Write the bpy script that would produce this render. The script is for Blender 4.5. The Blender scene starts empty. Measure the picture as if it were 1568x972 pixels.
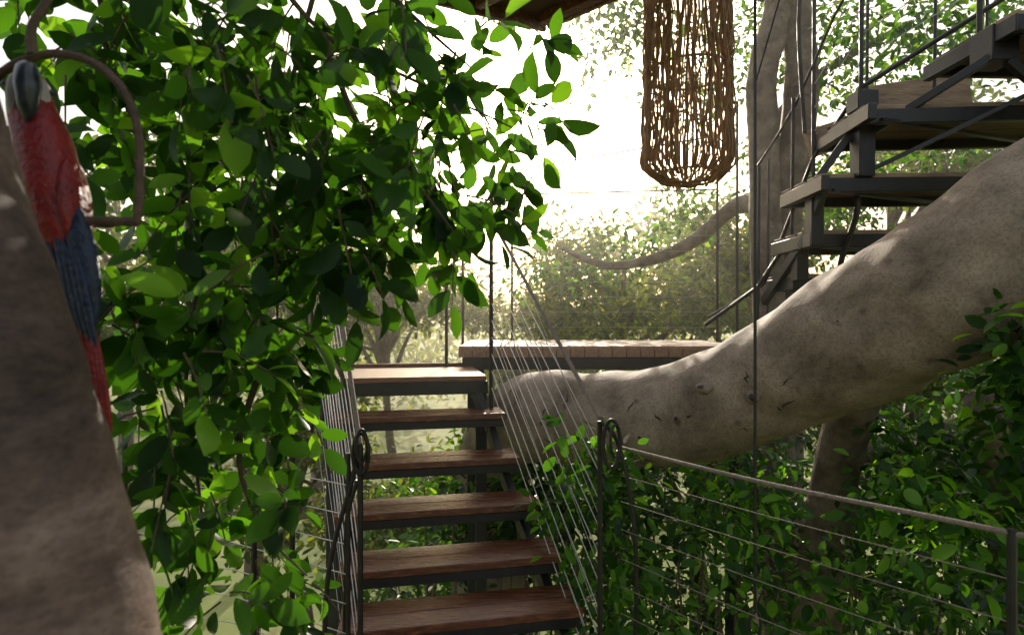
import bpy, math, random
import numpy as np
from mathutils import Vector, Matrix, noise
from mathutils.bvhtree import BVHTree
random.seed(7); rng=np.random.default_rng(11)
EYE=6.0   # deck datum: local z=0 is six metres above the garden
scene=bpy.context.scene
col=scene.collection

# ---------------------------------------------------------------- materials
def mat_new(name):
    m=bpy.data.materials.new(name); m.use_nodes=True
    nt=m.node_tree; nt.nodes.clear()
    o=nt.nodes.new('ShaderNodeOutputMaterial')
    return m,nt,o
def ramp(nt,stops):
    r=nt.nodes.new('ShaderNodeValToRGB')
    e=r.color_ramp.elements
    while len(e)<len(stops): e.new(0.5)
    for i,(p,c) in enumerate(stops):
        e[i].position=p; e[i].color=(c[0],c[1],c[2],1)
    return r
def surf(name,c1,c2,scale=8,stretch=(1,1,1),rough=.7,bump=.3,metal=0,detail=8,c3=None,spec=.5,bscale=None,rr=.1,trans=0):
    m,nt,o=mat_new(name); L=nt.links
    tc=nt.nodes.new('ShaderNodeTexCoord'); mp=nt.nodes.new('ShaderNodeMapping')
    mp.inputs['Scale'].default_value=stretch
    L.new(tc.outputs['Object'],mp.inputs[0])
    n=nt.nodes.new('ShaderNodeTexNoise'); n.inputs['Scale'].default_value=scale; n.inputs['Detail'].default_value=detail
    n.inputs['Roughness'].default_value=.65
    L.new(mp.outputs[0],n.inputs[0])
    st=[(.3,c1),(.7,c2)] if c3 is None else [(.28,c1),(.5,c2),(.72,c3)]
    r=ramp(nt,st); L.new(n.outputs[0],r.inputs[0])
    b=nt.nodes.new('ShaderNodeBsdfPrincipled'); L.new(r.outputs[0],b.inputs['Base Color'])
    b.inputs['Metallic'].default_value=metal
    b.inputs['Specular IOR Level'].default_value=spec
    mr=nt.nodes.new('ShaderNodeMapRange'); mr.inputs[3].default_value=rough-rr; mr.inputs[4].default_value=rough+rr
    L.new(n.outputs[0],mr.inputs[0]); L.new(mr.outputs[0],b.inputs['Roughness'])
    n2=nt.nodes.new('ShaderNodeTexNoise'); n2.inputs['Scale'].default_value=bscale or scale*4; n2.inputs['Detail'].default_value=6
    L.new(mp.outputs[0],n2.inputs[0])
    bp=nt.nodes.new('ShaderNodeBump'); bp.inputs['Strength'].default_value=bump; bp.inputs['Distance'].default_value=.01
    L.new(n2.outputs[0],bp.inputs['Height']); L.new(bp.outputs[0],b.inputs['Normal'])
    if trans:
        t=nt.nodes.new('ShaderNodeBsdfTranslucent'); L.new(r.outputs[0],t.inputs[0])
        s=nt.nodes.new('ShaderNodeMixShader'); s.inputs[0].default_value=trans
        L.new(b.outputs[0],s.inputs[1]); L.new(t.outputs[0],s.inputs[2]); L.new(s.outputs[0],o.inputs[0])
    else: L.new(b.outputs[0],o.inputs[0])
    return m
def leafmat(name,stops,trans=.45,tr_gain=(1.7,1.9,.7),rough=.38,spec=.4):
    m,nt,o=mat_new(name); L=nt.links
    a=nt.nodes.new('ShaderNodeAttribute'); a.attribute_name='tone'
    r=ramp(nt,stops); L.new(a.outputs['Fac'],r.inputs[0])
    b=nt.nodes.new('ShaderNodeBsdfPrincipled'); b.inputs['Roughness'].default_value=rough
    b.inputs['Specular IOR Level'].default_value=spec
    L.new(r.outputs[0],b.inputs['Base Color'])
    mx=nt.nodes.new('ShaderNodeMix'); mx.data_type='RGBA'; mx.blend_type='MULTIPLY'
    mx.inputs[0].default_value=1; L.new(r.outputs[0],mx.inputs[6]); mx.inputs[7].default_value=(*tr_gain,1)
    t=nt.nodes.new('ShaderNodeBsdfTranslucent'); L.new(mx.outputs[2],t.inputs[0])
    s=nt.nodes.new('ShaderNodeMixShader'); s.inputs[0].default_value=trans
    L.new(b.outputs[0],s.inputs[1]); L.new(t.outputs[0],s.inputs[2]); L.new(s.outputs[0],o.inputs[0])
    return m
def bark(name,cd,cm,cl,scale=5,stretch=(1,1,1),bump=.6,fine=.35,rough=.7):
    m,nt,o=mat_new(name); L=nt.links
    tc=nt.nodes.new('ShaderNodeTexCoord'); mp=nt.nodes.new('ShaderNodeMapping'); mp.inputs['Scale'].default_value=stretch
    L.new(tc.outputs['Object'],mp.inputs[0])
    n=nt.nodes.new('ShaderNodeTexNoise'); n.inputs['Scale'].default_value=scale; n.inputs['Detail'].default_value=14; n.inputs['Roughness'].default_value=.68
    n.inputs['Distortion'].default_value=.3
    L.new(mp.outputs[0],n.inputs[0])
    r=ramp(nt,[(.34,cd),(.5,cm),(.66,cl)]); L.new(n.outputs[0],r.inputs[0])
    f=nt.nodes.new('ShaderNodeTexNoise'); f.inputs['Scale'].default_value=scale*24; f.inputs['Detail'].default_value=4
    L.new(mp.outputs[0],f.inputs[0])
    fr=ramp(nt,[(.35,(.5,.48,.45)),(.55,(1,1,1))]); L.new(f.outputs[0],fr.inputs[0])
    mx=nt.nodes.new('ShaderNodeMix'); mx.data_type='RGBA'; mx.blend_type='MULTIPLY'; mx.inputs[0].default_value=fine
    L.new(r.outputs[0],mx.inputs[6]); L.new(fr.outputs[0],mx.inputs[7])
    vo=nt.nodes.new('ShaderNodeTexVoronoi'); vo.inputs['Scale'].default_value=scale*1.6; L.new(mp.outputs[0],vo.inputs[0])
    vr=ramp(nt,[(.04,(.25,.2,.16)),(.16,(1,1,1))]); L.new(vo.outputs['Distance'],vr.inputs[0])
    m2=nt.nodes.new('ShaderNodeMix'); m2.data_type='RGBA'; m2.blend_type='MULTIPLY'; m2.inputs[0].default_value=.6
    L.new(mx.outputs[2],m2.inputs[6]); L.new(vr.outputs[0],m2.inputs[7])
    b=nt.nodes.new('ShaderNodeBsdfPrincipled'); b.inputs['Roughness'].default_value=rough; b.inputs['Specular IOR Level'].default_value=.3
    L.new(m2.outputs[2],b.inputs['Base Color'])
    ad=nt.nodes.new('ShaderNodeMath'); ad.operation='MULTIPLY_ADD'; L.new(f.outputs[0],ad.inputs[0]); ad.inputs[1].default_value=.10; L.new(n.outputs[0],ad.inputs[2])
    bp=nt.nodes.new('ShaderNodeBump'); bp.inputs['Strength'].default_value=bump; bp.inputs['Distance'].default_value=.04
    L.new(ad.outputs[0],bp.inputs['Height']); L.new(bp.outputs[0],b.inputs['Normal']); L.new(b.outputs[0],o.inputs[0])
    return m

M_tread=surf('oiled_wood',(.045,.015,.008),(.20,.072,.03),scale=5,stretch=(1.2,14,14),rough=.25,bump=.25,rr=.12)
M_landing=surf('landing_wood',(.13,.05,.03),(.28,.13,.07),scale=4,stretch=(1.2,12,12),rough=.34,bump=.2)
M_deck=surf('deck_wood',(.16,.085,.05),(.38,.22,.13),scale=5,stretch=(9,1.5,9),rough=.6,bump=.3)
M_paint=surf('dark_steel',(.007,.007,.008),(.022,.021,.02),scale=14,rough=.45,bump=.1)
M_rod=surf('rod_steel',(.012,.011,.010),(.035,.03,.027),scale=30,rough=.45,bump=.1,metal=.3)
M_cable=surf('steel_cable',(.35,.32,.28),(.6,.56,.5),scale=60,rough=.38,bump=.1,metal=.7)
M_rope=surf('rope_rail',(.13,.10,.08),(.28,.22,.175),scale=60,rough=.7,bump=.6)
M_bark=bark('branch_bark',(.13,.095,.066),(.255,.192,.138),(.38,.30,.22),scale=4,bump=.34,fine=.55)
M_bark2=bark('trunk_bark',(.035,.023,.019),(.12,.08,.064),(.25,.175,.14),scale=3.2,stretch=(1,1,1.8),bump=.4,fine=.5)
M_barkd=bark('dark_bark',(.06,.043,.032),(.14,.105,.078),(.24,.185,.14),scale=5)
M_wick=surf('woven_vine',(.28,.165,.085),(.58,.39,.23),scale=20,rough=.7,bump=.5,trans=.42)
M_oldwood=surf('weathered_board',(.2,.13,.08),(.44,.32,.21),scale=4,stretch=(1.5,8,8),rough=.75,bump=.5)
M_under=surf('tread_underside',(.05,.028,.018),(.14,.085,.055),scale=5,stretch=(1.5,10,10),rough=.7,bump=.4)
M_red=surf('red_paint',(.13,.005,.005),(.29,.013,.010),scale=25,rough=.4,bump=.5)
M_blue=surf('blue_paint',(.004,.011,.032),(.010,.026,.07),scale=25,rough=.45,bump=.5)
M_white=surf('white_face',(.3,.27,.25),(.5,.46,.43),scale=30,rough=.5,bump=.2)
M_beak=surf('beak',(.012,.014,.018),(.05,.07,.08),scale=30,rough=.22,bump=.1)
M_twig=surf('twig_bark',(.05,.03,.02),(.14,.09,.06),scale=30,rough=.8,bump=.5)
M_knot=surf('knot_dark',(.02,.013,.01),(.08,.055,.04),scale=30,rough=.9,bump=.6)
M_leafF=leafmat('ficus_leaf',[(0,(.007,.021,.007)),(.45,(.016,.046,.010)),(.8,(.036,.096,.017)),(1,(.085,.17,.028))],trans=.52,tr_gain=(4.2,4.4,.7),rough=.38,spec=.24)
M_leafS=leafmat('shrub_leaf',[(0,(.008,.024,.008)),(.5,(.023,.064,.013)),(.85,(.055,.14,.023)),(1,(.13,.22,.04))],trans=.48,tr_gain=(3.2,3.3,.6),rough=.28,spec=.5)
M_leafB=leafmat('garden_tree_leaf',[(0,(.026,.048,.014)),(.5,(.07,.112,.024)),(1,(.18,.21,.05))],trans=.54,tr_gain=(2.9,2.6,.7),rough=.5)

# ---------------------------------------------------------------- mesh helpers
def empty(name,loc=(0,0,0)):
    e=bpy.data.objects.new(name,None); e.location=loc; col.objects.link(e); return e
class MB:
    def __init__(s): s.v=[]; s.f=[]; s.mi=[]; s.mats=[]
    def mid(s,m):
        if m not in s.mats: s.mats.append(m)
        return s.mats.index(m)
    def add(s,v,f,m):
        o=len(s.v); s.v+= [tuple(p) for p in v]; k=s.mid(m)
        for q in f: s.f.append(tuple(i+o for i in q)); s.mi.append(k)
    def box(s,c,size,m,rz=0,ry=0,rx=0,bev=.004):
        hx,hy,hz=[a/2 for a in size]; b=min(bev,hx*.4,hy*.4,hz*.4)
        import bmesh
        bm=bmesh.new(); bmesh.ops.create_cube(bm,size=1)
        for v in bm.verts: v.co=Vector((v.co.x*size[0],v.co.y*size[1],v.co.z*size[2]))
        bmesh.ops.bevel(bm,geom=list(bm.edges),offset=b,segments=1,affect='EDGES')
        R=Matrix.Translation(Vector(c))@Matrix.Rotation(rz,4,'Z')@Matrix.Rotation(ry,4,'Y')@Matrix.Rotation(rx,4,'X')
        bm.verts.index_update()
        s.add([R@v.co for v in bm.verts],[[v.index for v in f.verts] for f in bm.faces],m); bm.free()
    def beam(s,a,b,w,h,m):
        a=Vector(a); b=Vector(b); d=b-a
        import bmesh
        q=d.to_track_quat('X','Z').to_matrix().to_4x4()
        bm=bmesh.new(); bmesh.ops.create_cube(bm,size=1)
        for v in bm.verts: v.co=Vector((v.co.x*d.length,v.co.y*w,v.co.z*h))
        bmesh.ops.bevel(bm,geom=list(bm.edges),offset=min(w,h)*.12,segments=1,affect='EDGES')
        R=Matrix.Translation((a+b)/2)@q
        bm.verts.index_update()
        s.add([R@v.co for v in bm.verts],[[v.index for v in f.verts] for f in bm.faces],m); bm.free()
    def tube(s,path,rad,m,seg=8,sub=1,rough=0,cap=True,seed=0):
        P=[Vector(p) for p in path]
        R=list(rad) if hasattr(rad,'__len__') else [rad]*len(P)
        if sub>1 and len(P)>2:
            Q=[];RR=[]
            for i in range(len(P)-1):
                p0=P[max(i-1,0)];p1=P[i];p2=P[i+1];p3=P[min(i+2,len(P)-1)]
                for k in range(sub):
                    t=k/sub
                    Q.append(.5*((2*p1)+(p2-p0)*t+(2*p0-5*p1+4*p2-p3)*t*t+(3*p1-p0-3*p2+p3)*t**3))
                    RR.append(R[i]*(1-t)+R[i+1]*t)
            Q.append(P[-1]);RR.append(R[-1]);P=Q;R=RR
        v=[];f=[]; T=(P[1]-P[0]).normalized()
        N=T.orthogonal().normalized()
        for i,p in enumerate(P):
            T=(P[min(i+1,len(P)-1)]-P[max(i-1,0)]).normalized()
            N=(N-T*N.dot(T)).normalized(); B=T.cross(N)
            for k in range(seg):
                a=2*math.pi*k/seg; d=N*math.cos(a)+B*math.sin(a); r=R[i]
                if rough:
                    q=p+d*r
                    r*=1+rough*(noise.noise(q*(.8/R[i])*.5+Vector((seed,0,0)))+.5*noise.noise(q*(3/R[i])*.5))
                v.append(p+d*r)
        n=len(P)
        for i in range(n-1):
            for k in range(seg):
                k2=(k+1)%seg
                f.append((i*seg+k,i*seg+k2,(i+1)*seg+k2,(i+1)*seg+k))
        if cap:
            f.append(tuple(reversed(range(seg)))); f.append(tuple((n-1)*seg+k for k in range(seg)))
        s.add(v,f,m)
    def ell(s,c,r,m,rz=0,ry=0,rx=0,seg=20,ring=12):
        v=[];f=[]
        R=Matrix.Translation(Vector(c))@Matrix.Rotation(rz,4,'Z')@Matrix.Rotation(ry,4,'Y')@Matrix.Rotation(rx,4,'X')
        for i in range(ring+1):
            th=math.pi*i/ring
            for k in range(seg):
                a=2*math.pi*k/seg
                v.append(R@Vector((r[0]*math.sin(th)*math.cos(a),r[1]*math.sin(th)*math.sin(a),r[2]*math.cos(th))))
        for i in range(ring):
            for k in range(seg):
                k2=(k+1)%seg; f.append((i*seg+k,(i+1)*seg+k,(i+1)*seg+k2,i*seg+k2))
        s.add(v,f,m)
    def obj(s,name,parent=None,smooth=True):
        me=bpy.data.meshes.new(name); me.from_pydata(s.v,[],s.f)
        for m in s.mats: me.materials.append(m)
        me.polygons.foreach_set('material_index',s.mi)
        if smooth:
            me.polygons.foreach_set('use_smooth',[True]*len(s.f))
            try: me.set_sharp_from_angle(angle=math.radians(38))
            except Exception: pass
        me.update()
        o=bpy.data.objects.new(name,me); o.location=(0,0,EYE); col.objects.link(o)
        if parent: o.parent=parent
        return o

FT=[(0,0,0)]
for t,w in [(.10,.22),(.30,.42),(.56,.5),(.80,.38),(.93,.18)]:
    z=-.16*t*t
    FT+=[(t,0,z),(t,-w,z+.07*w*2),(t,w,z+.07*w*2)]
FT.append((1.03,0,-.2))
FF=[(0,1,2),(0,3,1)]
for i in range(4):
    c,l,r=1+3*i,2+3*i,3+3*i
    FF+=[(l,c,c+3,l+3),(c,r,r+3,c+3)]
FF+=[(14,13,16),(13,15,16)]
CT=[(0,0,0),(.3,-.46,.05),(.72,-.36,.02),(1,0,-.1),(.72,.36,.02),(.3,.46,.05)]
CF=[(0,5,4,3),(0,3,2,1)]
def nrm(a): return a/np.maximum(np.linalg.norm(a,axis=1,keepdims=True),1e-9)
def leaves(name,P,D,N,Ln,Wd,tone,mat,parent=None,fine=False):
    T=np.array(FT if fine else CT); F=FF if fine else CF
    P=np.asarray(P,float); n=len(P); D=nrm(np.asarray(D,float)); N=np.asarray(N,float)
    X=nrm(np.cross(D,N)); N=np.cross(X,D)
    Ln=np.asarray(Ln)[:,None,None]; Wd=np.asarray(Wd)[:,None,None]
    curl=rng.uniform(.2,1.9,(n,1,1)) if fine else 1.0
    V=P[:,None,:]+D[:,None,:]*T[None,:,0:1]*Ln+X[:,None,:]*T[None,:,1:2]*Wd+N[:,None,:]*T[None,:,2:3]*Ln*curl
    V=V.reshape(-1,3); k=len(T)
    lp=np.concatenate([np.array(f) for f in F]); sz=np.array([len(f) for f in F])
    loops=(np.arange(n)[:,None]*k+lp[None,:]).ravel()
    tot=np.tile(sz,n); st=np.concatenate([[0],np.cumsum(tot)[:-1]])
    me=bpy.data.meshes.new(name)
    me.vertices.add(len(V)); me.vertices.foreach_set('co',V.astype(np.float32).ravel())
    me.loops.add(len(loops)); me.loops.foreach_set('vertex_index',loops.astype(np.int32))
    me.polygons.add(len(tot)); me.polygons.foreach_set('loop_start',st.astype(np.int32)); me.polygons.foreach_set('loop_total',tot.astype(np.int32))
    me.materials.append(mat)
    me.update(calc_edges=True); me.validate()
    at=me.attributes.new('tone','FLOAT','FACE')
    at.data.foreach_set('value',np.repeat(np.asarray(tone,np.float32),len(F)))
    if fine: me.polygons.foreach_set('use_smooth',[True]*len(tot))
    o=bpy.data.objects.new(name,me); o.location=(0,0,EYE); col.objects.link(o)
    if parent: o.parent=parent
    return o
def rdir(n): return nrm(rng.normal(size=(n,3)))
def blob_leaves(blobs,size=.07,clump=.1,perclump=28,aspect=.5):
    P=[];D=[];N=[];T=[]
    for (x,y,z,rx,ry,rz,nc) in blobs:
        d=rdir(nc); rr=rng.random(nc)**.45
        C=np.array([x,y,z])+d*rr[:,None]*np.array([rx,ry,rz])
        for c in C:
            m=int(perclump*rng.uniform(.5,1.4))
            off=rng.normal(size=(m,3))*clump*np.array([1,1,.7])
            P.append(c+off); dd=off/clump*.6+rdir(m)+np.array([0,0,-.35]); D.append(dd)
            N.append(rdir(m)*.8+np.array([0,-.1,.9]))
            T.append(np.clip(rng.normal(.42,.24,m)+rng.normal(0,.2),0,1))
    P=np.concatenate(P);D=np.concatenate(D);N=np.concatenate(N);T=np.concatenate(T)
    L=size*rng.uniform(.5,1.35,len(P)); return P,D,N,L,L*aspect*rng.uniform(.85,1.15,len(P)),T

# ---------------------------------------------------------------- ground
m,nt,o=mat_new('garden_ground'); L=nt.links
tc=nt.nodes.new('ShaderNodeTexCoord'); n=nt.nodes.new('ShaderNodeTexNoise'); n.inputs['Scale'].default_value=.35; n.inputs['Detail'].default_value=9
L.new(tc.outputs['Object'],n.inputs[0]); r=ramp(nt,[(.35,(.09,.12,.03)),(.5,(.20,.25,.06)),(.65,(.34,.34,.14))]); L.new(n.outputs[0],r.inputs[0])
b=nt.nodes.new('ShaderNodeBsdfPrincipled'); b.inputs['Roughness'].default_value=.9; L.new(r.outputs[0],b.inputs['Base Color']); L.new(b.outputs[0],o.inputs[0])
me=bpy.data.meshes.new('ground'); S=600
me.from_pydata([(-S,-S,0),(S,-S,0),(S,S,0),(-S,S,0)],[],[(0,1,2,3)]); me.materials.append(m)
col.objects.link(bpy.data.objects.new('ground',me))

# ---------------------------------------------------------------- wooden staircase
stair=empty('wooden_staircase')
right=[(.30,2.40,-1.23),(.231,2.64,-1.105),(.136,2.88,-.94),(.047,3.12,-.767),(-.035,3.36,-.564)]
low=[(.36,2.18,-1.37),(.42,1.95,-1.50)]
rz=math.radians(11); rx_,ry_=math.cos(rz),math.sin(rz); W=1.0
mb=MB()
for (x,y,z) in right+low:
    for j in range(2):
        dep=.118
        off=dep*(j+.5)+j*.004
        cx=x-rx_*W/2-ry_*off; cy=y-ry_*W/2+rx_*off
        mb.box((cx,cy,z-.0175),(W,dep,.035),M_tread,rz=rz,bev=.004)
mb.obj('treads',stair)
mb=MB()
for (x,y,z) in right+low:
    for off in (.022,.2):
        cx=x-rx_*W/2-ry_*off; cy=y-ry_*W/2+rx_*off
        mb.box((cx,cy,z-.058),(W*.985,.028,.044),M_paint,rz=rz,bev=.003)
def sp(i,s,dz,doff=.12):
    x,y,z=right[i]; return (x-rx_*s-ry_*doff,y-ry_*s+rx_*doff,z+dz)
for s in (.07,.93):
    pts=[(low[1][0]-rx_*s,low[1][1]-ry_*s+.1,low[1][2]-.12)]+[sp(i,s,-.12) for i in range(5)]+[(right[4][0]-.14-rx_*s,3.66-ry_*s,-.45)]
    for a,b2 in zip(pts[:-1],pts[1:]):
        mb.beam(a,b2,.045,.075,M_paint)
mb.obj('stringers',stair)
mb=MB(); lx,ly,lz=-.182,3.60,-.368
for j in range(5):
    off=.14*(j+.5)+j*.004
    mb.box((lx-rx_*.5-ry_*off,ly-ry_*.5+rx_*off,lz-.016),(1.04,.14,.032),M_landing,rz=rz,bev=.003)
mb.box((lx-rx_*.5-ry_*.02,ly-ry_*.5+rx_*.02,lz-.073),(1.06,.05,.08),M_paint,rz=rz)
mb.box((lx-rx_*.5-ry_*.71,ly-ry_*.5+rx_*.71,lz-.073),(1.06,.05,.08),M_paint,rz=rz)
for s in (.02,.98):
    mb.box((lx-rx_*s-ry_*.36,ly-ry_*s+rx_*.36,lz-.075),(.05,.62,.078),M_paint,rz=rz)
mb.box((lx-rx_*.5-ry_*.735,ly-ry_*.5+rx_*.735,lz+.012),(1.04,.03,.03),M_tread,rz=rz)
for (x,y) in ((-.2,3.7),(-1.1,3.5),(-.3,4.3),(-1.2,4.1)):
    mb.box((x,y,-3.2),(.07,.07,5.5),M_paint)
mb.obj('landing',stair)

ld=empty('lower_deck'); mb=MB()
for j in range(18):
    mb.box((.1,1.62-j*.15,-1.66),(2.6,.144,.035),M_deck,bev=.003)
for x in (-1.1,.1,1.3): mb.box((x,.35,-1.74),(.08,2.7,.12),M_paint)
for x in (-1.1,1.3):
    for y in (1.5,-.8): mb.box((x,y,-3.9),(.1,.1,4.2),M_paint)
mb.obj('planks',ld)

pl=empty('timber_platform'); mb=MB()
for j in range(21):
    x=-.40+j*.105
    mb.box((x+.05,4.85,-.236),(.1,1.15,.04),M_deck,bev=.003)
    mb.box((x+.05,4.262,-.262),(.1,.02,.07),M_deck,bev=.003)
mb.box((.7,4.30,-.345),(2.15,.05,.09),M_paint); mb.box((.7,5.35,-.33),(2.15,.05,.12),M_paint)
for x in (-.3,.7,1.7): mb.box((x,4.85,-.34),(.05,1.0,.1),M_paint)
for x in (-.3,1.7):
    for y in (4.4,5.3): mb.box((x,y,-3.2),(.08,.08,5.6),M_paint)
mb.obj('deck',pl)

# ---------------------------------------------------------------- stair cable railing
rail=empty('cable_railing'); mb=MB(); cb=MB()
P1=(-.13,3.55); P2=(.34,2.2); P3=(-.56,2.1); P4=(-1.14,3.42)
mb.tube([(P1[0],P1[1],-.6),(P1[0],P1[1],.80),(P1[0]-.03,P1[1],.88)],.013,M_rod)
mb.tube([(P2[0],P2[1],-1.7),(P2[0],P2[1],-.40)],.010,M_rod)
mb.tube([(P3[0],P3[1],-1.7),(P3[0],P3[1],-.47)],.011,M_rod)
mb.tube([(P3[0]-.045,P3[1],-1.7),(P3[0]-.045,P3[1],-.5)],.009,M_rod)
mb.tube([(P4[0],P4[1],-.7),(P4[0],P4[1],.8)],.013,M_rod)
mb.tube([(P4[0]-.08,P4[1]+.05,-.7),(P4[0]-.08,P4[1]+.05,.3)],.01,M_rod)
def ring(c,rx,rz_,r,yaw=0,n=26,turns=1.0):
    return [(c[0]+rx*math.cos(2*math.pi*turns*i/n)*math.cos(yaw),c[1]+rx*math.cos(2*math.pi*turns*i/n)*math.sin(yaw),c[2]+rz_*math.sin(2*math.pi*turns*i/n)) for i in range(n+1)]
mb.tube(ring((.375,2.14,-.475),.032,.09,.007),.0075,M_rod,cap=False)
mb.tube(ring((.385,2.12,-.46),.022,.06,.007,yaw=.5),.006,M_rod,cap=False)
mb.tube([(.34,2.19,-.40),(.40,2.17,-.47),(.45,2.16,-.68),(.472,2.16,-.95),(.468,2.18,-1.35),(.45,2.18,-1.65)],.008,M_rod,sub=5)
mb.tube(ring((-.555,2.09,-.50),.028,.075,.007),.008,M_rod,cap=False)
mb.tube(ring((-.55,2.08,-.47),.02,.06,.007,yaw=.6),.006,M_rod,cap=False)
mb.tube([(-.565,2.1,-.47),(-.59,2.1,-.6),(-.66,2.1,-.85),(-.69,2.1,-1.1),(-.69,2.1,-1.6)],.009,M_rod,sub=5)
mb.tube([(-.57,2.1,-.6),(-.61,2.1,-.75),(-.62,2.12,-1.0),(-.64,2.12,-1.6)],.008,M_rod,sub=5)
cb.tube([(P1[0],P1[1],.62),(.34,2.2,-.39)],.0095,M_rope)
cb.tube([(P4[0],P4[1],.80),(P3[0],P3[1],-.47)],.0095,M_rope)
for k in range(1,11):
    cb.tube([(P1[0],P1[1],.62-.105*k),(P2[0],P2[1],-.39-.107*k)],.0024,M_cable,seg=5)
    if k%2: cb.tube([(P1[0]+.01,P1[1],.84-.13*k),(P2[0]+.01,P2[1],-.5-.1*k)],.0016,M_cable,seg=4)
    cb.tube([(P4[0],P4[1],.74-.12*k),(P3[0],P3[1],-.47-.107*k)],.0024,M_cable,seg=5)
    if k%2: cb.tube([(P4[0]-.08,P4[1]+.05,.4-.1*k),(P3[0]-.04,P3[1],-.42-.107*k)],.0016,M_cable,seg=4)
    cb.tube([(P4[0],P4[1],.1-.055*k),(P4[0]-.17,4.1,.1-.055*k)],.0025,M_cable,seg=4)
mb.obj('posts',rail); cb.obj('cables',rail)

gr=empty('guard_railing'); mb=MB(); cb=MB()
A=Vector((.42,2.19,-.5)); B=Vector((1.16,1.32,-.5)); dd=(B-A)
cb.tube([A,(A+B)/2+Vector((0,0,-.012)),B,B+dd*.6],.0068,M_rope,sub=6)
for k in range(1,9):
    q=Vector((0,0,-.105*k+random.uniform(-.008,.008))); cb.tube([A+q,(A+B)/2+q+Vector((0,0,-random.uniform(.002,.018))),B+q,B+dd*.6+q],.0015,M_rope,seg=5,sub=4)
mb.tube([(1.16,1.32,-1.65),(1.16,1.32,-.49)],.010,M_paint)
mb.tube([B+dd*.6+Vector((0,0,-1.15)),B+dd*.6+Vector((0,0,.01))],.012,M_paint)
for k in range(7):
    z=-.62-.11*k; cb.tube([(P3[0]-.04,P3[1],z),(-1.15,2.35,z+.02),(-1.7,2.5,z+.01)],.0022,M_cable,seg=5)
for x,y in ((-1.02,2.25),(-.85,2.2),(-1.7,2.5)): mb.tube([(x,y,-1.7),(x,y,-.45)],.011,M_rod)
mb.obj('posts',gr); cb.obj('cables',gr)

br=empty('platform_railing'); mb=MB(); cb=MB()
posts=[(-.49,4.25,-.45,.35),(-.45,5.2,-.3,.55),(1.877,5.2,-.4,1.32),(1.9,4.8,-.3,1.82),(.0,5.42,-.3,1.2),(-1.35,4.15,-.5,.75)]
for x,y,z0,z1 in posts: mb.tube([(x,y,z0),(x,y,z1)],.012,M_rod)
cb.tube([(-.13,3.55,.8),(0,5.42,1.17),(1.877,5.2,1.17)],.008,M_rod)
cb.tube([(-.14,3.55,.62),(-1.35,4.15,.7)],.007,M_rod)
for k in range(1,10): cb.tube([(-.13,3.55,.8-.1*k),(0,5.42,1.17-.14*k),(1.877,5.2,1.17-.14*k)],.0013,M_cable,seg=4)
cb.tube([(.0,5.42,1.4),(1.88,5.2,1.66)],.007,M_rod)
cb.tube([(1.88,5.2,1.3),(1.9,4.8,1.8)],.008,M_rod)
mb.obj('posts',br); cb.obj('cables',br)

mb=MB(); mb.tube([(.94,2.2,3.0),(.94,2.2,-1.12)],.0058,M_rod,seg=6)
mb.tube(ring((.94,2.2,-1.19),.022,.06,.006),.006,M_rod,cap=False)
mb.tube([(.94,2.2,-1.25),(.94,2.2,-1.75)],.006,M_rod,seg=6)
mb.tube([(.94,2.2,.9),(1.2,2.25,1.75),(1.4,2.3,2.6)],.003,M_rod,seg=5)
mb.obj('hanging_steel_cable')

# ---------------------------------------------------------------- great leaning ficus
ft=empty('great_ficus_tree'); mb=MB()
path=[(-.15,5.3,-6.1),(-.15,5.2,-3.5),(-.2,4.9,-1.8),(-.1,4.4,-.95),(.16,3.85,-.68),(.5,3.5,-.62),(.854,3.15,-.56),(1.153,2.9,-.385),(1.54,2.6,-.095),(1.80,2.35,.11),(2.06,2.2,.33),(2.45,2.1,.65),(3.0,2.2,1.3),(3.5,2.5,2.6)]
rad=[.42,.36,.32,.29,.28,.275,.27,.27,.30,.325,.34,.35,.32,.27]
mb.tube(path,rad,M_bark,seg=72,sub=22,rough=.14,seed=3)
bv=BVHTree.FromPolygons([Vector(v) for v in mb.v],mb.f)
def onbark(px,pz): return bv.ray_cast(Vector((px,1.2,pz)),Vector((0,1,0)))
for (x,z,r) in [(.93,-.34,.036),(1.10,-.36,.034),(.82,-.50,.022),(.5,-.55,.016),(1.35,-.02,.014),(.66,-.44,.012)]:
    h=onbark(x,z)
    if h[0]:
        n_=h[1] if h[1].y<0 else -h[1]
        v0=len(mb.v); mb.ell(h[0]-n_*r*.5,(r*1.25,r*1.25,r*1.05),M_bark,seg=22,ring=14)
        mb.ell(h[0]+n_*r*.36,(r*.62,r*.5,r*.46),M_knot,seg=12,ring=8,ry=random.random())
        for i in range(v0,len(mb.v)):
            q=Vector(mb.v[i]); mb.v[i]=tuple(q+Vector((noise.noise(q*40),noise.noise(q*40+Vector((9,0,0))),noise.noise(q*40+Vector((0,9,0)))))*r*.35)
for _ in range(22):
    x=random.uniform(.15,1.25); z=-.62+max(0,(x-.85))*.75+random.uniform(-.2,.2); L0=random.uniform(.01,.05); an=random.gauss(1.8,.9); pts=[]
    for i in range(6):
        t=(i-2.5)/2.5
        h=onbark(x+L0*t*math.cos(an)+.004*random.gauss(0,1)+.008*t*t,z+L0*t*math.sin(an))
        if h[0]: pts.append(h[0])
    w_=random.uniform(.6,1.7)
    if len(pts)==6: mb.tube(pts,[.0006*w_,.0025*w_,.0045*w_,.004*w_,.002*w_,.0006*w_],M_knot,seg=6)
mb.obj('leaning_trunk',ft)
mb=MB()
mb.tube([(2.0,3.9,-6.1),(1.98,3.8,-3),(1.95,3.5,-1.2),(1.9,3.1,-.4),(1.85,2.7,.0)],[.2,.16,.13,.12,.14],M_barkd,seg=18,sub=8,rough=.12)
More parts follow.
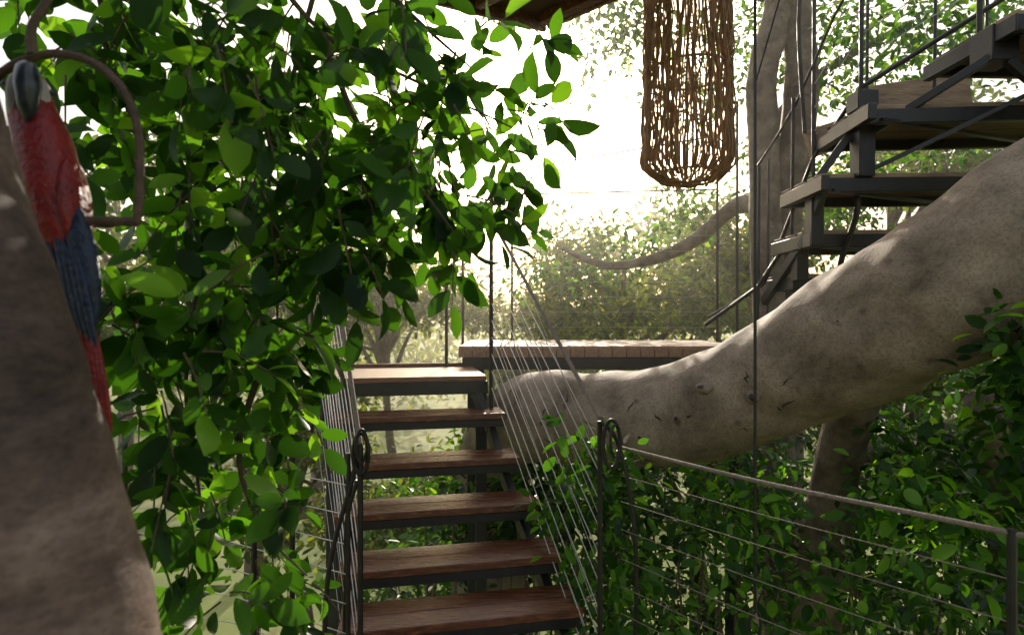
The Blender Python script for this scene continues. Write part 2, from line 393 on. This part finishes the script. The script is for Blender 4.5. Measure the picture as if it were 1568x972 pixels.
mb.tube([(2.9,3.2,-6.1),(2.8,3.1,-3),(2.7,3.0,-1.3),(2.3,2.75,-.4)],[.2,.17,.14,.1],M_barkd,seg=16,sub=8,rough=.12)
mb.tube([(3.2,5.2,-2.5),(2.6,4.8,-1.5),(2.9,4.4,-1.0),(3.6,4,-.7)],[.09,.08,.09,.08],M_barkd,seg=12,sub=6,rough=.12)
mb.obj('prop_roots',ft)

st=empty('slender_trunk_tree'); mb=MB()
mb.tube([(2.55,5.3,-6.1),(2.45,5.2,-2),(2.34,5.2,.27),(2.31,5.2,1.41),(2.28,5.2,2.19),(2.45,5.2,2.9),(2.6,5.3,4.2)],[.2,.15,.14,.14,.13,.13,.09],M_barkd,seg=16,sub=8,rough=.1)
mb.tube([(2.6,5.4,-6.1),(2.58,5.35,-2),(2.54,5.3,.2),(2.52,5.2,1.1),(2.62,5.15,2.0),(2.58,5.2,2.9),(2.3,5.1,4.4)],[.2,.15,.14,.14,.15,.13,.09],M_barkd,seg=16,sub=8,rough=.1)
mb.tube([(2.35,5.25,1.2),(2.6,5.6,1.9),(3.3,6,2.6),(4.2,6,3.1)],[.08,.07,.05,.03],M_barkd,seg=10,sub=6,rough=.1)
mb.tube([(2.45,5.2,2.9),(1.9,5.6,3.3),(1.0,6.0,3.4),(.5,6.1,3.2)],[.07,.05,.035,.015],M_barkd,seg=10,sub=6,rough=.1)
mb.tube([(2.4,5.2,.9),(2.32,5.8,1.15),(1.95,6.1,.82),(1.5,6.1,.62),(1.0,6.1,.56),(.55,6.2,.75)],[.10,.085,.075,.06,.045,.02],M_barkd,seg=12,sub=8,rough=.1)
mb.obj('trunks',st)
bl=[(3.4,5.6,2.6,.9,.7,.6,44),(4.4,5.6,2.9,.8,.8,.6,40),(2.9,6.2,3.3,.8,.6,.4,30),(.95,6.2,3.2,.6,.5,.35,16),(1.6,6.0,3.2,.6,.5,.4,18),(4.2,6.3,1.9,.8,.8,.6,36),(3.6,6.6,1.2,.8,.8,.6,36),(1.7,6.2,2.2,.4,.4,.4,7),(1.0,6.3,2.7,.4,.4,.3,4),(3.0,6.6,1.9,.6,.6,.5,20),(1.3,6.5,.9,.7,.5,.35,18),(2.0,6.6,1.2,.5,.5,.4,16),(2.3,6.2,2.6,.6,.5,.5,18),(.6,6.6,.5,.6,.4,.3,10),(.3,6.2,3.5,.7,.5,.3,12)]
P,D,N,Ln,Wd,T=blob_leaves(bl,size=.09,clump=.13,perclump=26)
leaves('crown',P,D,N,Ln,Wd,T+.1,M_leafS,st)

# ---------------------------------------------------------------- foreground trunk + foliage
fg=empty('foreground_ficus'); mb=MB()
mb.tube([(-.40,.72,-3),(-.50,.71,-1.0),(-.585,.70,-.45),(-.645,.70,-.2),(-.70,.70,.0),(-.765,.70,.2),(-.86,.72,.5),(-.95,.85,.95),(-1.0,1.1,1.6)],[.24,.17,.135,.13,.122,.12,.12,.12,.12],M_bark2,seg=48,sub=16,rough=.09)
mb.obj('trunk',fg)
blobs=[(-1.10,.73,.15),(-.89,.69,.16),(-.65,.69,.16),(-.86,.49,.17),(-.62,.49,.17),(-.43,.59,.16),(-.36,.43,.16),(-.22,.54,.14),(-.08,.56,.12),(-.15,.37,.11),(-.54,.32,.15),(-.73,.32,.15),(-.36,.26,.10),(.03,.50,.08),(.06,.40,.05),(-.97,.36,.13),(-.73,.17,.13),(-.88,.11,.14),(-.59,.17,.11),(-.15,.2,.04),(-.64,.04,.13),(-.88,-.055,.14),(-.69,-.12,.13),(-.54,-.02,.07),(-.90,-.22,.13),(-.77,-.31,.14),(-.65,-.34,.10),(-.86,-.47,.13),(-.86,-.63,.13),(-.52,-.70,.06),(-.70,-.71,.09),(-1.05,.54,.12),(-.3,.8,.15),(-.7,.85,.2),(-1.1,.95,.2),(-.85,-.80,.12),(-.97,.0,.12),(-1.0,.15,.1),(.08,.80,.05),(-.05,.72,.06),(-.56,-.2,.05),(-1.0,.62,.12),(-.5,.45,.12),(-.72,-.5,.08)]
P=[];D=[];N=[];Ln=[];T=[]; tw=MB()
for (cx,cz,r) in blobs:
    nt_=max(2,int(11.2*(r/.14)**2))
    for _ in range(nt_):
        s0=Vector((cx,1.52,cz))+Vector((random.gauss(0,.58)*r,random.gauss(0,.19),random.gauss(0,.58)*r))
        s0.y=max(1.15,s0.y)
        d=Vector((random.gauss(.15,.6),random.gauss(-.1,.5),random.gauss(-.3,.6))).normalized()
        L0=random.uniform(.09,.2)*(1 if r>.08 else .5); k=random.randint(5,8) if r>.08 else 4
        pts=[s0+d*L0*t-Vector((0,0,.12*L0*t*t*4)) for t in (0,.33,.66,1)]
        if pts[3].x>-.47 and pts[3].z<-.03: continue
        tw.tube(pts,[.0028,.0024,.002,.0014],M_twig,seg=5)
        ph=random.random()*6; tn=random.gauss(0,.18)
        for i in range(k):
            t=(i+.6)/k; p=pts[0].lerp(pts[3],t) ; ph+=2.4
            o1=d.orthogonal().normalized(); o2=d.cross(o1)
            lat=o1*math.cos(ph)+o2*math.sin(ph)
            dr=(lat*(1.1-.5*t)+d*(.45+.6*t)+Vector((0,0,-.25))).normalized()
            if p.x+dr.x*.09>-.47 and p.z<-.03: continue
            P.append(p+dr*.012); D.append(dr)
            nn=d*.7+Vector((random.gauss(0,.6),random.gauss(-.2,.65),random.gauss(.4,.5))); N.append(nn)
            Ln.append(random.uniform(.056,.114)); T.append(min(1,max(0,random.gauss(.44,.27)+tn)))
Ln=np.array(Ln)
leaves('leaves',[tuple(p) for p in P],[tuple(p) for p in D],[tuple(p) for p in N],Ln,Ln*rng.uniform(.46,.62,len(Ln)),T,M_leafF,fg,fine=True)
lim=[[(-.95,.85,.95),(-.7,1.3,.95),(-.5,1.5,.75),(-.25,1.5,.62),(0,1.5,.5)],
     [(-1.0,1.1,1.5),(-.55,1.5,1.1),(-.6,1.6,.75),(-.66,1.55,.45),(-.62,1.5,.1),(-.62,1.5,-.2)],
     [(-1.0,1.1,1.3),(-.95,1.5,.9),(-.9,1.6,.5),(-.86,1.55,.1),(-.86,1.5,-.2),(-.82,1.5,-.5),(-.82,1.5,-.75)],
     [(-.5,1.5,.75),(-.4,1.5,.5),(-.25,1.5,.35),(-.15,1.5,.22)],
     [(-.65,1.5,-.1),(-.72,1.5,-.35),(-.66,1.5,-.55),(-.54,1.5,-.68)],
     [(-1.0,1.1,1.3),(-1.1,1.5,.9),(-1.05,1.5,.55),(-.95,1.5,.3)],
     [(-.55,1.5,1.1),(-.3,1.55,.85),(-.1,1.5,.65)]]
for p in lim: tw.tube(p,[.010-.0078*i/(len(p)-1) for i in range(len(p))],M_twig,seg=7,sub=6,rough=.1)
tw.obj('twigs',fg)

# ---------------------------------------------------------------- shrubbery
sh=empty('climbing_ficus_shrub')
bl=[(.4,4.3,-1.3,.7,.6,.5,66),(-.2,4.6,-1.5,.8,.5,.5,66),(.2,5.0,-2.4,1.5,.8,.8,110),(1.2,3.9,-1.3,.8,.6,.55,56),(1.6,4.4,-2.2,1.4,.9,.9,90),(2.5,4.2,-1.4,1.0,.8,.7,74),(3.2,3.8,-.8,.8,.7,.6,60),(2.4,3.0,-.8,.5,.4,.35,36),(2.4,3.1,-1.5,.8,.5,.5,46),(-1.0,5.2,-2.6,1.0,.8,.7,50),(3.6,4.4,-2.2,1.2,.8,1.0,70)]
P,D,N,Ln,Wd,T=blob_leaves(bl,size=.085,clump=.085,perclump=28)
leaves('shrub_leaves',P,D,N,Ln,Wd,T+.04,M_leafS,sh)
bl=[(1.95,1.95,.02,.16,.2,.26,40),(1.9,1.95,-.35,.25,.25,.25,46),(1.6,2.1,-.75,.3,.25,.25,22),(1.95,1.95,-.75,.3,.25,.35,34),(.42,2.6,-.75,.14,.14,.22,16),(.25,2.75,-.9,.1,.1,.12,6),(1.0,2.5,-.9,.3,.2,.18,14),(.5,2.5,-1.2,.25,.2,.25,12),(1.3,2.4,-1.2,.4,.25,.3,18),(.3,2.62,-.52,.06,.06,.06,2),(1.72,1.85,-.12,.08,.12,.14,10)]
P,D,N,Ln,Wd,T=blob_leaves(bl,size=.07,clump=.065,perclump=16)
k=P[:,1]>1.4; P,D,N,Ln,Wd,T=P[k],D[k],N[k],Ln[k],Wd[k],T[k]
leaves('near_leaves',P,D,N,Ln,Wd*1.0,T+.2,M_leafF,sh,fine=True)
mb=MB()
for _ in range(60):
    x=random.uniform(-.6,3.6); y=random.uniform(3.4,4.8)
    p=[Vector((x,y,-6))]
    for i in range(5): p.append(Vector((p[-1].x+random.gauss(0,.15),p[-1].y+random.gauss(0,.15),-6+ (i+1)*random.uniform(.8,.98))))
    mb.tube(p,[.03,.025,.02,.015,.01,.006],M_twig,seg=6,sub=3)
mb.obj('stems',sh)

# ---------------------------------------------------------------- garden trees
def tree(x,y,cz,r,nc,size=.13,flat=.8):
    e=empty('garden_tree'); mb=MB()
    base=Vector((x+random.uniform(-.5,.5),y,-6.1)); top=Vector((x,y,cz))
    mb.tube([base,base.lerp(top,.4)+Vector((.2,.1,0)),base.lerp(top,.75),top+Vector((0,0,r*.4))],[r*.07,r*.055,r*.035,r*.012],M_barkd,seg=12,sub=6,rough=.12)
    bl=[]
    for i in range(12):
        a=random.random()*6.28; el=random.uniform(-.7,1.2)
        d=Vector((math.cos(a)*math.cos(el),math.sin(a)*math.cos(el),math.sin(el)*flat))*r*random.uniform(.4,.95)
        q=top+d; s=base.lerp(top,random.uniform(.7,1))
        mb.tube([s,s.lerp(q,.5)+Vector((0,0,.1*r)),q],[r*.025,r*.017,r*.007],M_barkd,seg=7,sub=4,rough=.1)
        rr=r*random.uniform(.25,.42); bl.append((q.x,q.y,q.z,rr,rr,rr*.6,nc))
    mb.obj('trunk_and_limbs',e)
    P,D,N,Ln,Wd,T=blob_leaves(bl,size=size,clump=size*1.1,perclump=24)
    leaves('crown',P,D,N,Ln,Wd,T,M_leafB,e)
for a in [(1.9,9.5,.6,2.0,20,.13),(.7,11,-.5,1.9,18,.14),(4.6,11,.9,2.4,20,.15),(-2.4,11,-.3,2.0,22,.14),(-5.0,10,.4,2.6,26,.16),(-6,17,.2,3.4,20,.24),
          (5.5,17,.6,3.2,18,.24),(8.0,12,2.6,2.8,18,.18),(-9,13,2.2,3,18,.2),(-3.4,8.5,-2.4,1.9,24,.13),(2.6,8,-2.2,1.9,24,.12),(-1.2,9,-3.4,1.8,24,.13),(5.2,7.5,-.6,1.9,26,.12),(.5,15,-2.0,2.6,18,.2)]:
    tree(*a[:4],a[4],size=a[5])
bl=[]
for i in range(90):
    x=-66+i*1.5+random.uniform(-1,1); y=random.uniform(28,44); r=random.uniform(1.8,3.0)
    bl.append((x,y,-4.4+random.uniform(0,3.4),r,r,r*1.1,18))
P,D,N,Ln,Wd,T=blob_leaves(bl,size=.5,clump=.7,perclump=22)
leaves('distant_tree_line',P,D,N,Ln,Wd,T,M_leafB)

# ---------------------------------------------------------------- woven lamp
la=empty('woven_pendant_lamp'); mb=MB(); cx,cy=.865,2.8
def prof(z):
    t=(z-.68)
    if t<.09: return .13+.085*math.sin(t/.09*math.pi/2)
    return .215-.012*math.sin((t-.09)*3)-.02*max(0,t-.5)
for i in range(112):
    a=2*math.pi*i/112+random.gauss(0,.03); ph=random.random()*6; fr=random.uniform(6,13); amp=random.uniform(.03,.10); pts=[]
    sl=random.gauss(0,.22); ro=random.uniform(-.02,.012)
    for j in range(34):
        z=.675+j*.035; rr=prof(z)+ro+.007*math.sin(z*23+ph)
        aa=a+amp*math.sin(z*fr+ph)+sl*(z-1.1)
        pts.append((cx+rr*math.cos(aa),cy+rr*math.sin(aa),z+(0 if j else random.uniform(-.025,.03))))
    mb.tube(pts,random.uniform(.0032,.0056),M_wick,seg=5)
for i in range(34):
    a=random.random()*6.28; z0=random.uniform(.7,1.8); pts=[]; s_=random.choice((-1,1))*random.uniform(.3,1.5)
    for j in range(14):
        aa=a+j*.12*s_; z=z0+j*random.uniform(.01,.035); rr=prof(max(.68,z))+.006; pts.append((cx+rr*math.cos(aa),cy+rr*math.sin(aa),z))
    mb.tube(pts,.0036,M_wick,seg=5)
for i in range(16):
    z=.672; r0=.13; a=random.random()*6.28; b_=a+math.pi+random.gauss(0,.6)
    mb.tube([(cx+r0*math.cos(a),cy+r0*math.sin(a),z),(cx+random.gauss(0,.03),cy+random.gauss(0,.03),z-.02),(cx+r0*math.cos(b_),cy+r0*math.sin(b_),z)],.004,M_wick,seg=5,sub=4)
for z in (.70,1.2,1.86):
    rr=prof(z); mb.tube([(cx+rr*math.cos(2*math.pi*i/30),cy+rr*math.sin(2*math.pi*i/30),z) for i in range(31)],.006,M_wick,seg=6,cap=False)
mb.tube([(cx,cy,1.86),(cx,cy,3.3)],.005,M_rod); mb.tube([(cx-.2,cy,1.86),(cx,cy,1.9),(cx+.2,cy,1.86)],.005,M_rod)
mb.obj('woven_shade',la)

# ---------------------------------------------------------------- roof corner
rf=empty('roof_eave'); mb=MB()
c0=Vector((.16,3.0,1.58)); e1=Vector((-.90,-.435,0)).normalized(); e2=Vector((.74,-.67,0)).normalized()
Lr=1.8
v=[c0,c0+e1*Lr,c0+e1*Lr+e2*Lr,c0+e2*Lr]; th=Vector((0,0,.04))
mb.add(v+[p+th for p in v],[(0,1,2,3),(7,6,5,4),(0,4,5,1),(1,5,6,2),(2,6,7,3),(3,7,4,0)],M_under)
for i in range(5):
    s=c0+e1*(.03+i*.36)+Vector((0,0,-.03)); mb.beam(s+e2*.03,s+e2*(Lr-.1),.05,.06,M_tread)
mb.beam(c0+Vector((0,0,-.005))+e1*-.03-e2*.012,c0+e1*Lr+Vector((0,0,-.005))-e2*.012,.024,.12,M_tread)
mb.beam(c0+e2*.02-e1*.016+Vector((0,0,-.005)),c0+e2*Lr-e1*.016+Vector((0,0,-.005)),.024,.12,M_tread)
mb.obj('eave_boards',rf)

# ---------------------------------------------------------------- upper staircase on the right
us=empty('upper_steel_staircase'); mb=MB()
tr=[(1.80,3.3,2.85,3.35,1.02),(1.64,2.75,3.0,3.45,.70),(1.68,2.6,3.2,3.65,.43),(1.7,2.1,3.45,3.8,.20),(2.28,3.6,2.6,3.1,1.33)]
for i,(x0,x1,y0,y1,z) in enumerate(tr):
    r_=math.radians(-4+ i*1.5)
    nb=3; w=(y1-y0)/nb
    for j in range(nb):
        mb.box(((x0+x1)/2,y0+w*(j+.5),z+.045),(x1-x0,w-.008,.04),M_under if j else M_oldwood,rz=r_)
    mb.box(((x0+x1)/2,y0-.0,z+.0),(x1-x0,.035,.075),M_paint,rz=r_)
    mb.box(((x0+x1)/2,y1,z+.0),(x1-x0,.035,.06),M_paint,rz=r_)
    mb.box((x0+.01,(y0+y1)/2,z+.005),(.045,y1-y0+.06,.08),M_paint,rz=r_)
    mb.beam((x0+.05,y0,z-.03),(x1,y1,z-.03),.03,.02,M_paint)
mb.box((1.86,3.02,.95),(.085,.09,.42),M_paint); mb.box((1.86,3.02,1.14),(.11,.11,.1),M_paint)
mb.box((1.70,3.2,.55),(.07,.08,.3),M_paint); mb.box((1.72,3.4,.33),(.07,.08,.22),M_paint)
mb.box((2.33,2.75,1.3),(.13,.14,.17),M_paint)
mb.beam((1.64,3.1,.72),(1.84,3.05,1.02),.03,.04,M_paint)
mb.beam((1.68,3.3,.40),(1.70,3.1,.70),.04,.05,M_paint)
mb.beam((1.66,3.75,.10),(1.70,3.35,.42),.04,.06,M_paint)
mb.beam((2.3,2.7,1.25),(1.9,2.98,.98),.03,.04,M_paint)
mb.beam((2.35,2.7,1.22),(2.9,2.7,.75),.04,.04,M_paint)
mb.beam((1.9,3.0,.78),(2.5,2.75,1.08),.018,.022,M_paint)
mb.tube([(1.87,3.15,.78),(1.885,3.1,.6),(1.86,3.2,.35),(1.86,3.25,.2)],.016,M_rod,sub=4)
mb.obj('steel_frame_and_treads',us)
mb=MB()
mb.box((2.48,3.5,1.34),(.66,.05,.23),M_oldwood,ry=math.radians(-8)); mb.box((1.98,3.55,1.12),(.28,.05,.17),M_oldwood,ry=math.radians(-18))
mb.box((2.46,3.62,1.17),(.74,.2,.035),M_oldwood,ry=math.radians(-6))
mb.obj('timber_boards',us)
mb=MB()
for (x,y,z0,z1,r) in [(1.90,3.1,.9,2.4,.012),(1.80,3.4,.7,2.4,.012),(2.30,2.8,1.3,2.5,.013),(1.72,3.5,.3,1.35,.01),(2.15,3.45,1.1,2.2,.009),(2.45,3.3,1.3,2.1,.009),(2.75,3.3,1.4,2.2,.009),(1.62,3.75,-.05,1.0,.01),(1.93,4.3,-.2,1.2,.01)]:
    mb.tube([(x,y,z0),(x+.01,y,z1)],r,M_rod)
mb.tube([(1.90,3.1,1.25),(2.5,2.9,1.62),(3.2,2.8,2.05)],.013,M_rod)
mb.tube([(1.45,4.2,.0),(1.66,3.75,.22),(1.80,3.4,.95),(1.9,3.1,1.25)],.012,M_rod)
mb.tube([(1.36,4.0,-.05),(1.62,3.75,.2),(1.72,3.5,.5)],.014,M_rod)
mb.tube([(1.75,3.4,1.1),(1.72,3.4,1.9),(1.85,3.3,2.3)],.012,M_rod,sub=5)
mb.tube([(1.62,3.75,1.0),(1.74,3.5,1.3),(1.9,3.1,1.9),(2.3,2.8,2.3)],.008,M_rod,sub=3)
for k in range(5):
    mb.tube([(1.80,3.4,1.1+.14*k),(1.9,3.1,1.4+.14*k),(2.3,2.8,1.62+.16*k),(3.2,2.7,2.15+.15*k)],.0028,M_cable,seg=4)
mb.obj('handrails',us)

# ---------------------------------------------------------------- macaw on a hoop
mc=empty('macaw_figurine'); mb=MB(); y=.96
mb.tube([(-.812,y,.425),(-.815,y,.395),(-.81,y,.35),(-.79,y,.29),(-.777,y,.22),(-.762,y,.15),(-.743,y+.01,.08),(-.73,y+.01,.03)],[.006,.028,.034,.042,.046,.040,.028,.01],M_red,seg=22,sub=6)
hd=Vector((.62,-.78,0)); hp=Vector((.78,.62,0)); hc=Vector((-.815,y,.375))
for s_ in(-1,1):
    q=hc+hd*.020+hp*s_*.018+Vector((0,0,-.012)); mb.ell(q,(.010,.013,.038),M_white)
    q=hc+hd*.018+hp*s_*.030+Vector((0,0,.006)); mb.ell(q,(.005,.005,.005),M_beak,seg=10,ring=8)
bk=[(.022,.038,.010),(.046,.030,.017),(.060,.004,.0185),(.058,-.028,.014),(.046,-.050,.003)]
mb.tube([hc+hd*a+Vector((0,0,b_-.006)) for a,b_,c in bk],[c for a,b_,c in bk],M_beak,seg=16,sub=6)
mb.ell(hc+hd*.034+Vector((0,0,-.036)),(.012,.012,.016),M_beak)
for s_ in (-1,1):
    mb.ell((-.768+s_*.034,y-.004,.19),(.015,.034,.08),M_red,ry=math.radians(-9*1+s_*4))
    mb.ell((-.742+s_*.028,y-.014,.085),(.026,.018,.105),M_blue,ry=math.radians(-11+s_*3))
    for q in range(4): mb.ell((-.738+s_*(.008+.011*q),y-.03,.06-.01*q),(.008,.006,.08),M_blue,ry=math.radians(-12))
for q in range(4): mb.ell((-.722+.006*q,y-.004+.003*q,-.045-.012*q),(.012,.007,.12),M_red,ry=math.radians(-8-q))
for s_ in (-1,1):
    for q in (-1,0,1): mb.tube([(-.765+s_*.02+q*.006,y-.01,.165),(-.765+s_*.02+q*.007,y-.026,.172),(-.765+s_*.02+q*.007,y-.03,.156)],.0035,M_beak,seg=6,sub=3)
mb.obj('macaw_body',mc)
mb=MB()
mb.tube([(-.80,y-.01,.162),(-.625,y-.01,.160)],.0075,M_twig,rough=.15)
mb.tube([(-.628,y-.01,.155),(-.622,y-.01,.21),(-.624,y-.01,.31),(-.65,y-.01,.38),(-.70,y-.01,.425),(-.77,y-.01,.44),(-.85,y-.01,.41),(-.9,y-.01,.34),(-.9,y-.01,.24),(-.86,y-.01,.165),(-.80,y-.01,.160)],.007,M_twig,sub=6,rough=.15)
mb.tube([(-.80,y-.01,.437),(-.81,y,.49),(-.80,y+.02,.56),(-.86,y+.02,.63),(-.86,y+.05,.9)],[.009,.007,.007,.006,.006],M_twig,sub=5,rough=.15)
mb.obj('hoop_perch',mc)

# ---------------------------------------------------------------- scattering haze box, added for the bloom around the sun
m,nt,o=mat_new('bloom_haze'); vs=nt.nodes.new('ShaderNodeVolumeScatter'); vs.inputs['Density'].default_value=.0085; vs.inputs['Anisotropy'].default_value=.78
vs.inputs['Color'].default_value=(1,.95,.84,1)
nt.links.new(vs.outputs[0],o.inputs['Volume'])
mb=MB(); X0,X1,Y0,Y1,Z0,Z1=-45,45,2.6,27,-5.9,9
mb.add([(X0,Y0,Z0),(X1,Y0,Z0),(X1,Y1,Z0),(X0,Y1,Z0),(X0,Y0,Z1),(X1,Y0,Z1),(X1,Y1,Z1),(X0,Y1,Z1)],[(3,2,1,0),(4,5,6,7),(0,1,5,4),(1,2,6,5),(2,3,7,6),(3,0,4,7)],m)
mb.obj('haze',None,smooth=False)

# ---------------------------------------------------------------- light, world, camera
EL=math.radians(21); AZ=math.radians(3)
S=Vector((math.sin(AZ)*math.cos(EL),math.cos(AZ)*math.cos(EL),math.sin(EL)))
sl=bpy.data.lights.new('sun','SUN'); sl.energy=5; sl.angle=math.radians(.6); sl.color=(1,.90,.73)
so=bpy.data.objects.new('sun',sl); so.rotation_euler=(-S).to_track_quat('-Z','Y').to_euler(); so.location=(0,0,30); col.objects.link(so)
w=bpy.data.worlds.new('World'); scene.world=w; w.use_nodes=True
nt=w.node_tree; bg=nt.nodes['Background']; sk=nt.nodes.new('ShaderNodeTexSky'); sk.sky_type='NISHITA'; sk.sun_disc=False
sk.sun_elevation=EL; sk.sun_rotation=AZ; sk.dust_density=5; sk.air_density=1.3; sk.ozone_density=1
ad=nt.nodes.new('ShaderNodeMix'); ad.data_type='RGBA'; ad.blend_type='ADD'; ad.inputs[0].default_value=1; ad.inputs[7].default_value=(2.5,2.35,2.25,1)  # even warm white added to the hazy sky as fill light
nt.links.new(sk.outputs[0],ad.inputs[6]); nt.links.new(ad.outputs[2],bg.inputs[0]); bg.inputs[1].default_value=.15
cam=bpy.data.cameras.new('camera'); cam.sensor_width=36; cam.lens=20; cam.clip_end=2000; cam.clip_start=.02
cam.dof.use_dof=True; cam.dof.focus_distance=2.7; cam.dof.aperture_fstop=3.2
co=bpy.data.objects.new('camera',cam); co.location=(0,0,EYE); co.rotation_euler=(math.radians(90),0,0); col.objects.link(co)
scene.camera=co
scene.view_settings.view_transform='Standard'; scene.view_settings.look='None'; scene.view_settings.exposure=0
